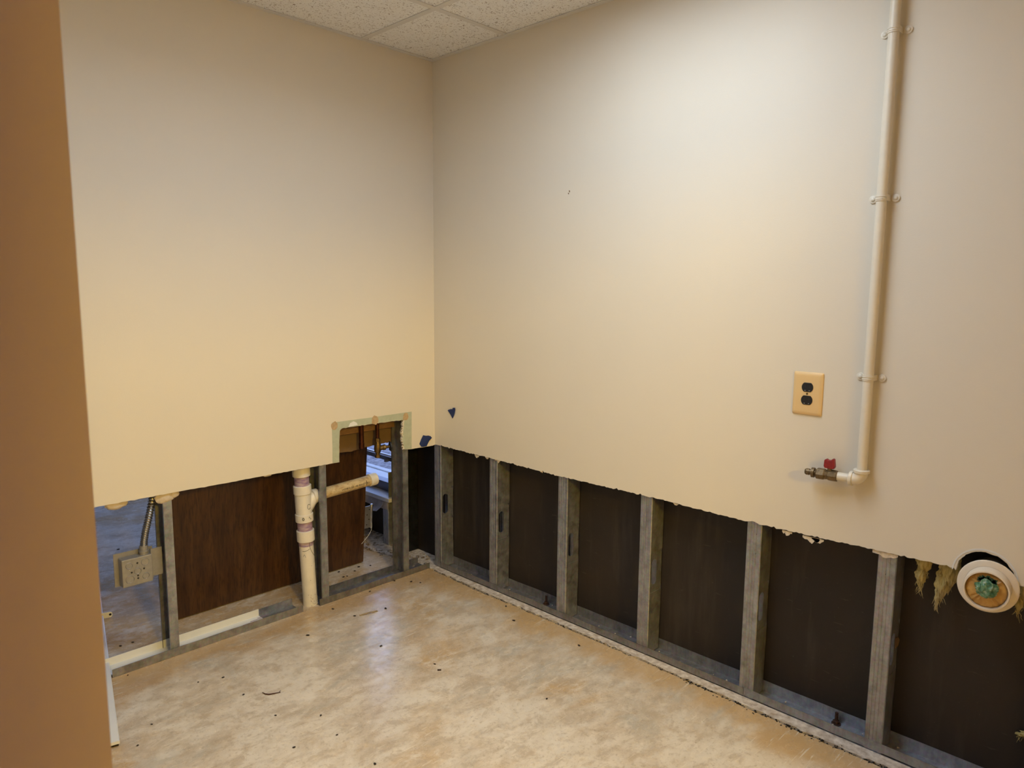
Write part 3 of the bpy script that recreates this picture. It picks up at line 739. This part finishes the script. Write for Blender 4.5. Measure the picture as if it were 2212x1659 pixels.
# ---------------------------------------------------------------- copper supplies and valve in the notch
c1 = thing('copper_stub', (-.374, .060, .645), 'capped copper stub pipe hanging in the notch', 'pipe')
lathe('pipe', (-.374, .060, .655), (0, 0, 1), [(0, .0111), (.20, .0111)], 'copper', c1, 18)
lathe('end_cap', (-.374, .060, .640), (0, 0, 1), [(0, .004), (.002, .010), (.005, .0126), (.03, .0126), (.0305, .0112)], 'copper', c1, 18)
c2 = thing('water_valve', (-.288, .060, .590), 'brass shutoff valve with black wheel handle on copper pipe', 'valve')
lathe('pipe', (-.288, .060, .672), (0, 0, 1), [(0, .0085), (.18, .0085)], 'copper', c2, 16)
lathe('nut', (-.288, .060, .664), (0, 0, 1), [(0, .0125), (.014, .0125), (.016, .010)], 'brass', c2, 6, 10)
lathe('valve_body', (-.288, .060, .610), (0, 0, 1), [(0, .010), (.006, .0145), (.022, .0165), (.040, .0145), (.054, .0105)], 'brass', c2, 18)
lathe('outlet', (-.288, .060, .588), (0, 0, 1), [(0, .0105), (.002, .0135), (.014, .0135), (.016, .009), (.024, .009)], 'brass', c2, 6, 10)
vd = Vector((.93, -.34, .06)).normalized(); vb = Vector((-.288, .060, .632))
lathe('bonnet', vb, vd, [(0, .0125), (.024, .0115), (.026, .0135), (.036, .0135), (.038, .008), (.056, .006)], 'brass', c2, 8, 20)
hc_ = vb+vd*.060; hs, ht = frame_of(vd)
bm = bmesh.new(); N = 36
rings = []
for k in range(N):
    a = 2*math.pi*k/N; R_ = .020*(1+.10*math.cos(a*6)); d_ = hs*math.cos(a)+ht*math.sin(a); c = hc_+d_*R_
    rings.append([c+(d_*math.cos(b)+vd*math.sin(b))*.0035 for b in np.linspace(0, 2*math.pi, 7)[:-1]])
bm_rings(bm, rings, False, True); hw = obj('wheel_handle', bm, 'blackiron', c2, 60)
bm = bmesh.new()
for k in range(4):
    a = math.pi/2*k; bm_tube(bm, [hc_, hc_+(hs*math.cos(a)+ht*math.sin(a))*.020], .0028, 6)
bm_lathe(bm, hc_-vd*.006, vd, [(0, .006), (.012, .006)], 10); obj('spokes', bm, 'blackiron', hw)

# ---------------------------------------------------------------- electrical box with flexible conduit
eb = thing('electrical_box', (-1.338, .05, .305), 'square metal electrical box with flexible conduit on the partition stud', 'electrical box')
bx0, bx1, bz0, bz1, by = -1.389, -1.288, .304, .405, .028
bm = bmesh.new(); bm_box(bm, (bx0, by, bz0), (bx1, by+.040, bz1)); obj('box_body', bm, 'boxmetal', eb, None, None, .003)
bm = bmesh.new(); bm_box(bm, (bx0-.014, by+.040, bz0-.004), (bx1+.014, by+.043, bz1+.016)); bm_box(bm, (bx1+.002, by+.020, bz0+.01), (-1.2475, by+.0225, bz1+.012))
obj('mounting_bracket', bm, 'boxmetal', eb)
def ring2(bm, c, r, w=.0009):
    rings = []
    for k in range(20):
        a = 2*math.pi*k/20; d_ = Vector((math.cos(a), 0, math.sin(a))); rings.append([Vector(c)+d_*(r+w*math.cos(b))+Vector((0, w*math.sin(b)*.7, 0)) for b in np.linspace(0, 2*math.pi, 5)[:-1]])
    bm_rings(bm, rings, False, True)
cxm, czm = (bx0+bx1)/2, (bz0+bz1)/2
for dx, dz, r in ((-.027, .026, .011), (.026, .028, .013), (.0, .0, .011), (-.027, -.024, .0135), (.026, -.024, .011)):
    bm = bmesh.new(); ring2(bm, (cxm+dx, by-.0002, czm+dz), r); obj('knockout', bm, 'galvdirty', eb, 60)
for dx, dz in ((.0, .030), (-.020, .0), (.021, .004), (.0, -.016), (.0, -.026)):
    lathe('screw_hole', (cxm+dx, by-.0006, czm+dz), (0, 1, 0), [(0, .0032), (.0015, .0032)], 'black', eb, 10)
for dx, dz in ((.001, .019), (-.027, .010), (.026, .010), (.0, -.009), (.026, -.035), (-.027, -.036)):
    lathe('rivet', (cxm+dx, by-.0012, czm+dz), (0, 1, 0), [(0, .0012), (.0013, .002)], 'hinge', eb, 8)
cnx = -1.309; cny = .048
lathe('connector', (cnx, cny, .403), (.03, 0, 1), [(0, .0145), (.010, .0145), (.011, .0165), (.016, .0165), (.017, .0148), (.034, .0148)], 'boxmetal', eb, 18)
path = bez((cnx+.001, cny, .432), (cnx+.006, cny, .50), (-1.268, .05, .555), (-1.254, .052, .70), 112)
rr = [.0082+.0016*math.sin(i*2*math.pi/3.0) for i in range(len(path))]
rr = [.0098, .0126, .0134, .0116]; rr = [rr[i % 4] for i in range(len(path))]
tube('flexible_conduit', path, rr, 'flex', eb, 14)

# ---------------------------------------------------------------- gas pipe, valve
GX, GY, GZ = -.025, -1.938, .822
gp = thing('gas_pipe', (GX, GY, GZ), 'white painted gas pipe strapped to the wall, with brass valve', 'pipe')
PR = .0134
lathe('pipe', (GX, GY, GZ+.02), (0, 0, 1), [(0, PR), (ZC-.001-GZ-.02, PR)], 'gaspaint', gp, 22)
pts = bez((GX, GY, GZ+.026), (GX, GY, GZ+.010), (GX, GY+.010, GZ), (GX, GY+.026, GZ), 16)
bm = bmesh.new(); bm_tube(bm, pts, .0178, 24); el = obj('elbow', bm, 'gaspaint', gp, 50)
lathe('elbow_band', (GX, GY, GZ+.020), (0, 0, 1), [(0, .0172), (.002, .0215), (.009, .022), (.011, .0205)], 'gaspaint', el, 22)
lathe('elbow_band', (GX, GY+.020, GZ), (0, 1, 0), [(0, .0172), (.002, .0215), (.009, .022), (.011, .0205)], 'gaspaint', el, 22)
gdir = Vector((-.10, 1, -.0)).normalized(); g0 = Vector((GX, GY+.02, GZ))
lathe('nipple', g0, gdir, [(0, .0125), (.052, .0125)], 'gaspaint', gp, 20)
v0 = g0+gdir*.044
gv = lathe('valve_body', v0, gdir, [(0, .0150), (.001, .0165), (.010, .0170), (.024, .0165), (.028, .0140), (.034, .0150), (.036, .0152)], 'gasbrass', gp, 8, 15)
lathe('valve_nut', v0+gdir*.034, gdir, [(0, .0158), (.003, .0172), (.022, .0172), (.026, .0135)], 'gasbrass', gv, 6, 15)
lathe('flare_fitting', v0+gdir*.060, gdir, [(0, .009), (.004, .009), (.0041, .0150), (.012, .0150), (.0122, .0085), (.018, .0085), (.0182, .0098), (.027, .0098), (.031, .0075)], 'gasbrass', gv, 14, 25)
hb = v0+gdir*.022+Vector((-.002, 0, .014))
lathe('valve_stem', hb, (0, 0, 1), [(0, .007), (.01, .006)], 'gasbrass', gv, 12)
bm = bmesh.new()
prof = [(-.013, .006), (-.016, .012), (-.015, .030), (-.010, .034), (-.004, .031), (.004, .031), (.008, .037), (.013, .036), (.014, .028), (.016, .012), (.012, .006)]
bm_extrude_outline(bm, [(hb.x-.007, hb.y-u, hb.z+v) for u, v in prof], (.014, 0, 0))
obj('red_handle', bm, 'red', gv, None, None, .002)['label'] = 'red valve handle'
for sz in (2.043, 1.610, 1.117):
    bm = bmesh.new(); prof = []
    for a in np.linspace(math.pi, 0, 18): prof.append((GX-(PR+.0018)*math.sin(a), GY+(PR+.0018)*math.cos(a)))
    prof = [(-.0022, GY-.034), (-.0022, GY-.0165)]+[(-.012, GY-.0155)]+prof+[(-.012, GY+.0155), (-.0022, GY+.0165), (-.0022, GY+.034)]
    A = [bm.verts.new((x, y, sz-.008)) for x, y in prof]; B = [bm.verts.new((x, y, sz+.008)) for x, y in prof]
    for i in range(len(prof)-1): bm.faces.new((A[i], A[i+1], B[i+1], B[i]))
    solid(bm, .0018); sp = obj('strap', bm, 'gaspaint', gp, 50)
    bm = bmesh.new()
    for k in (-.003, .003): bm_tube(bm, [(GX-(PR+.0022)*math.sin(a), GY+(PR+.0022)*math.cos(a), sz+k) for a in np.linspace(.2, math.pi-.2, 14)], .0011, 6)
    obj('strap_rib', bm, 'gaspaint', sp, 60)
    for s in (-1, 1):
        lathe('strap_ear', (0, GY+s*.029, sz), (-1, 0, 0), [(0, .0105), (.0035, .0105), (.004, .0095)], 'gaspaint', sp, 18)
        lathe('screw', (-.004, GY+s*.029, sz), (-1, 0, 0), [(0, .006), (.0018, .0052), (.003, .003)], 'gaspaint', sp, 12)

# ---------------------------------------------------------------- duplex outlet
OY, OZ = -1.763, 1.0515
ou = thing('wall_outlet', (0, OY, OZ-.065), 'almond wall plate with black duplex outlet', 'outlet')
bm = bmesh.new(); w, h = .0445, .065
def rrect(w, h, r, x, n=5):
    o = []
    for cx, cz, a in ((w-r, h-r, 0), (-w+r, h-r, 90), (-w+r, -h+r, 180), (w-r, -h+r, 270)):
        for k in range(n+1): t = math.radians(a+90*k/n); o.append(Vector((x, OY+cx+r*math.cos(t), OZ+cz+r*math.sin(t))))
    return o
bm_rings(bm, [rrect(w, h, .005, 0), rrect(w, h, .005, -.0022), rrect(w-.0012, h-.0012, .005, -.0042), rrect(w-.006, h-.006, .005, -.0068), rrect(w-.011, h-.011, .004, -.0076)])
obj('cover_plate', bm, 'almond', ou, 30)
for s in (1, -1):
    bm = bmesh.new(); cz = OZ+s*.0195; out = []
    for k in range(40):
        a = 2*math.pi*k/40; y_ = .0172*math.cos(a); z_ = .0172*math.sin(a); out.append((-.0092, OY+y_, cz+max(-.0140, min(.0140, z_))))
    bm_extrude_outline(bm, out, (.004, 0, 0)); f_ = obj('receptacle', bm, 'black', ou, None, None, .0008)
    bm = bmesh.new()
    for dy, hh in ((.0064, .0045), (-.0064, .0038)): bm_box(bm, (-.00925, OY+dy-.0011, cz+.002-hh), (-.00935, OY+dy+.0011, cz+.002+hh))
    obj('blade_slot', bm, 'marker', f_)
    bm = bmesh.new()
    for dy in (.0064, -.0064): bm_box(bm, (-.00925, OY+dy-.0016, cz-.0105), (-.00955, OY+dy+.0016, cz-.0090))
    obj('contact_glint', bm, 'hinge', f_)
lathe('plate_screw', (-.0074, OY, OZ), (-1, 0, 0), [(0, .0034), (.001, .0032), (.0016, .002)], 'brass', ou, 12)

# ---------------------------------------------------------------- blue tape
def tape(pxs, side, label, curl):
    bm = bmesh.new(); pts = []
    for i, (px, py) in enumerate(pxs):
        if side == 0: p = hit(px, py, 1, -.0012); p.y -= curl[i]
        else: p = hit(px, py, 0, -.0012); p.x -= curl[i]
        pts.append(p)
    c = sum(pts, Vector())/len(pts); c2 = c.copy()
    n = len(pts); cv = bm.verts.new(c); V = [bm.verts.new(p) for p in pts]
    for i in range(n): bm.faces.new((cv, V[i], V[(i+1)%n]))
    solid(bm, .0004)
    return tag(obj('masking_tape', bm, 'tape', None), label, 'tape', 'blue tape scraps by the corner')
z6 = lambda x, y: (860+x*.09643, 840+y*.09643)
tape([z6(*q) for q in ((555, 1035), (610, 1048), (660, 1042), (705, 1055), (735, 1090), (690, 1160), (655, 1240), (638, 1282), (560, 1302), (515, 1296), (475, 1235), (515, 1130))], 0, 'blue tape scrap folded over the cut edge beside the room corner', [.002, .004, .006, .008, .008, .003, .001, .001, .001, .001, .0, 0])
tape([z6(*q) for q in ((1125, 480), (1150, 462), (1200, 450), (1228, 455), (1242, 422), (1298, 420), (1292, 470), (1262, 580), (1220, 668), (1180, 580))], 1, 'small blue tape scrap torn to a point, stuck above the second stud', [.004, .005, .004, .003, .005, .006, .003, .001, 0, .001])

# ---------------------------------------------------------------- capped duct, insulation
DY, DZ = -2.262, .600
du = thing('vent_duct', (0, DY, DZ-.066), 'white duct stub with collar, stuffed with foam and green film', 'duct')
dax = Vector((-1, -.10, .04)).normalized(); dorg = Vector((-.012, DY, DZ))
def washer(bm, base, prof, n=48):
    s, t = frame_of(dax)
    bm_rings(bm, [[base+dax*h+(s*math.cos(2*math.pi*j/n)+t*math.sin(2*math.pi*j/n))*r for j in range(n)] for h, r in prof], False, True)
bm = bmesh.new(); washer(bm, dorg, [(0, .050), (0, .0665), (.001, .0680), (.004, .0685), (.0055, .0675), (.0062, .066), (.0066, .052)])
obj('collar', bm, 'duct', du, 35)
bm = bmesh.new(); washer(bm, dorg, [(-.10, .0455), (-.10, .0515), (.044, .0515), (.0475, .0505), (.0480, .0470), (.033, .0455)]); obj('duct_tube', bm, 'duct', du, 35)
bm = bmesh.new(); m = bmesh.ops.create_uvsphere(bm, u_segments=40, v_segments=20, radius=1); s_, t_ = frame_of(dax)
for v in m['verts']:
    k = 1+.05*noise.noise(v.co*6); a = math.atan2(v.co.y, v.co.x)
    rad = math.hypot(v.co.x, v.co.y)
    v.co = dorg+dax*(.036+.010*v.co.z*k+.0025*math.sin(a*22)*rad)+s_*(v.co.x*.0455)+t_*(v.co.y*.0455)
obj('foam_plug', bm, 'yellowfoam', du, 60)
bm = bmesh.new(); m = bmesh.ops.create_icosphere(bm, subdivisions=4, radius=1); bc = dorg+dax*.046+Vector((0, -.0005, .006))
for v in m['verts']:
    k = 1+.30*noise.noise(v.co*2.1+Vector((4, 0, 0)))+.16*abs(noise.noise(v.co*5.5))
    v.co = bc+dax*(v.co.z*.016*k)+s_*(v.co.x*.023*k)+t_*(v.co.y*.023*k)
obj('plastic_wad', bm, 'bag', du)['label'] = 'crumpled green plastic film'
bm = bmesh.new()
for k in range(9):
    a = math.radians(50+10*k+random.uniform(-4, 4)); d_ = Vector((0, -math.cos(a), math.sin(a)))
    c = bc+d_*.026; bm_extrude_outline(bm, [c+Vector((0, -.006, -.004)), c+Vector((0, .006, -.004)), c+Vector((0, .003, .004))+d_*.003, c+d_*random.uniform(.006, .012), c+Vector((0, -.004, .003))], dax*.002)
obj('film_frill', bm, simple('dark_green_film', (.012, .055, .03), .25, 0, .3, 80), du)
def tuft(name, blobs, label, seed, strands=90):
    bm = bmesh.new(); rnd = random.Random(seed)
    for (c, rx, ry, rz) in blobs:
        m = bmesh.ops.create_icosphere(bm, subdivisions=4, radius=1)
        for v in m['verts']:
            q = v.co.copy(); tp = 1 if q.z > 0 else max(.12, 1+q.z*.9)
            k = 1+.35*noise.noise(q*2.2+Vector((seed, c[1]*50, 0)))+.30*noise.noise(Vector((q.x*6, q.y*6, q.z*3))+Vector((0, seed, 0)))+.16*noise.noise(Vector((q.x*15, q.y*15, q.z*6)))
            v.co = Vector((c[0]+q.x*rx*k*tp, c[1]+q.y*ry*k*tp+.004*noise.noise(Vector((q.z*3, seed, 1))), c[2]+q.z*rz*(1+.25*noise.noise(Vector((q.x*6, q.y*6, seed))))))
    for i in range(strands):
        c, rx, ry, rz = rnd.choice(blobs); u = rnd.uniform(-.8, .8); z0 = c[2]-rz*rnd.uniform(-.2, .8)
        p = Vector((c[0]-rx*.6*rnd.random(), c[1]+ry*u*(1-.5*(c[2]-z0)/rz if z0 < c[2] else 1), z0)); l = rnd.uniform(.006, .026)
        d_ = Vector((rnd.uniform(-.4, .2), rnd.uniform(-.55, .55), -1)); pts = [p+d_*l*t+Vector((0, rnd.uniform(-.002, .002), 0)) for t in (0, .35, .7, 1)]
        bm_tube(bm, pts, [.0007, .0006, .0004, .0002], 4)
    return tag(obj(name, bm, 'fibre', None, 70), label, 'insulation', 'fibreglass tufts behind the cut wall')
p1 = hit(1993, 1235, 0, .035); p2 = hit(2038, 1255, 0, .035)
tuft('insulation_tuft', [((.040, p1.y, p1.z+.03), .020, .020, .066), ((.038, p1.y+.004, p1.z-.018), .014, .013, .040)], 'yellow fibreglass tuft hanging next to the sixth stud', 3)
tuft('insulation_tuft', [((.040, p2.y-.012, p2.z+.035), .020, .025, .070), ((.038, p2.y+.003, p2.z-.012), .014, .017, .052), ((.036, p2.y+.012, p2.z-.05), .007, .006, .036)], 'pale fibreglass tuft with a long tail hanging beside the capped duct', 5)
p3 = hit(2207, 1290, 0, .04)
tuft('insulation_tuft', [((.045, p3.y-.008, p3.z+.03), .022, .018, .06), ((.040, p3.y+.004, p3.z-.022), .010, .009, .026)], 'small fibreglass tuft on the far side of the capped duct', 8, 30)
p4 = hit(2212, 1589, 0, .078)
t4 = tuft('insulation_tuft', [((.080, p4.y-.012, p4.z+.003), .010, .022, .009), ((.080, p4.y+.008, p4.z-.003), .006, .012, .005)], 'scrap of fibreglass clinging low on the dark sheathing', 11, 8)
# brown paper scrap in the slot of the sixth stud
bm = bmesh.new(); pc = hit(1934, 1386, 1, -2.03)
bm_extrude_outline(bm, [(.052, -2.0395, .352), (.072, -2.041, .350), (.080, -2.043, .338), (.074, -2.042, .322), (.054, -2.040, .318)], (0, -.0012, 0)); obj('paper_scrap', bm, 'paper', right_studs[5])

# ---------------------------------------------------------------- trim strip on the floor with a metal strap
nb = hit(258.7, 1602, 2, .016); fb_ = hit(212.6, 1250, 2, .016); d_ = (fb_-nb); d_.z = 0; ln = d_.length; d_.normalize(); nrm = Vector((-d_.y, d_.x, 0))
tr = thing('trim_strip', (nb.x, nb.y, 0), 'white painted trim strip lying on the floor beside the pinkish wall', 'trim')
def tp(s, w, z): q = nb+d_*s+nrm*w; return Vector((q.x, q.y, z))
bm = bmesh.new()
bm_rings(bm, [[tp(s, 0, .010), tp(s, 0, .0165), tp(s, .003, .0195), tp(s, .030, .0195), tp(s, .032, .0165), tp(s, .032, .010)] for s in np.linspace(0, ln+.1, 12)])
obj('strip_body', bm, 'white_paint', tr)
bm = bmesh.new(); bm_rings(bm, [[tp(s, .003, 0), tp(s, .003, .0099), tp(s, .028, .0099), tp(s, .028, 0)] for s in (.008, ln+.09)]); obj('shadow_filler', bm, 'crumb', tr)  # dark filler in place of the shadow gap under the strip
# strap: small plate with a hole, fixed to the strip
tb = hit(222, 1332, 2, .012); te = hit(249, 1327, 2, .012); sd = (te-tb); sd.z = 0; sl = sd.length; sd.normalize()
bm = bmesh.new(); n = 8
o_ = [(0, 0), (sl-.008, 0)]+[(sl-.008+.008*math.cos(a), .012+.012*math.sin(a)) for a in np.linspace(-math.pi/2, math.pi/2, 9)]+[(sl-.008, .024), (0, .024)]
bm_extrude_outline(bm, [Vector((tb.x, tb.y, .003))+sd*(u-.01)+Vector((0, 0, v)) for u, v in o_], Vector((-sd.y, sd.x, 0))*.0015)
sp = obj('metal_strap', bm, 'white_paint', tr); sp['label'] = 'pale metal strap with a hole'
hcn = Vector((tb.x, tb.y, .003))+sd*(sl-.018)+Vector((0, 0, .0125)); lathe('strap_hole', hcn+Vector((sd.y, -sd.x, 0))*.0006, Vector((-sd.y, sd.x, 0)), [(0, .0048), (.003, .0048)], 'crumb', sp, 12)

# ---------------------------------------------------------------- floor debris
crumbs = [(823, 1396), (939, 1435), (693, 1546), (728, 1588), (635, 1615), (810, 1651), (1181, 1510), (665, 1373), (799, 1278), (852, 1255), (888, 1257), (908, 1259), (833, 1315), (719, 1316), (1093, 1310), (1110, 1341), (1251, 1395), (766, 1331), (428, 1474), (482, 1464), (526, 1501), (297, 1611), (328, 1565), (276, 1459), (595, 1546)]
meshes = []
for k in range(4):
    bm = bmesh.new(); m = bmesh.ops.create_icosphere(bm, subdivisions=2, radius=1)
    for v in m['verts']: v.co = v.co*(1+.4*noise.noise(v.co*1.8+Vector((k*5, 0, 0)))); v.co.z = v.co.z*.55+.45; v.co.x *= 1.5
    o = obj('crumb_source', bm, 'crumb'); meshes.append(o.data); bpy.data.objects.remove(o)
def crumb(px, py, label, group, s):
    p = hit(px, py, 2, 0); o = bpy.data.objects.new('debris_crumb', random.choice(meshes)); COL.objects.link(o)
    o.location = (p.x, p.y, 0); o.rotation_euler.z = random.uniform(0, 6.28); o.scale = (s, s, s); tag(o, label, 'debris', group)
for px, py in crumbs: crumb(px, py, 'tiny dark crumb on the concrete floor of the room', 'dark crumbs on the room floor', random.uniform(.0028, .0046)*(1 if py < 1400 else .8))
for px, py in ((732, 1236), (750, 1245), (766, 1234), (775, 1225), (742, 1247), (287, 1388), (260, 1396), (256, 1187), (800, 1222)): crumb(px, py, 'tiny dark crumb on the floor beyond the partition track', 'dark crumbs beyond the partition', random.uniform(.0032, .005))
tw = thing('twig', hit(585, 1498, 2, 0), 'thin reddish twig lying on the concrete floor', 'twig')
pts = [hit(*q, 2, .0025) for q in ((567, 1496), (573, 1499), (581, 1500), (592, 1498), (606, 1495))]
tube('stem', pts, [.0012, .0018, .0022, .0018, .001], 'twig', tw, 6)
tube('side_shoot', [hit(603, 1496, 2, .003), hit(606, 1491, 2, .006)], [.0012, .0006], 'twig', tw, 5)
bm = bmesh.new(); a_, b_ = hit(777, 1329, 2, .002), hit(815, 1319, 2, .002); m_ = (a_+b_)/2+Vector((.004, -.006, .004))
sp_ = [a_, (a_+m_)/2+Vector((0, -.002, .001)), m_, (m_+b_)/2, b_]
bm_rings(bm, [[q+Vector((0, -.004, -.0015)), q+Vector((0, .004, -.0015)), q+Vector((0, .004, .0005)), q+Vector((0, -.004, .0005))] for q in sp_]); sv = obj('wood_sliver', bm, 'tanstrip'); tag(sv, 'tan wood sliver lying on the shiny patch of floor', 'sliver')
bm = bmesh.new(); a_ = hit(945, 1448, 2, 0); b_ = hit(953, 1448, 2, 0)
bm_rings(bm, [[q+Vector((-.002, -.002, 0)), q+Vector((.002, .002, 0)), q+Vector((.002, .002, .003)), q+Vector((-.002, -.002, .003))] for q in (a_, b_)]); o = obj('rust_flake', bm, 'rust'); tag(o, 'small brown flake on the middle of the concrete floor', 'debris')
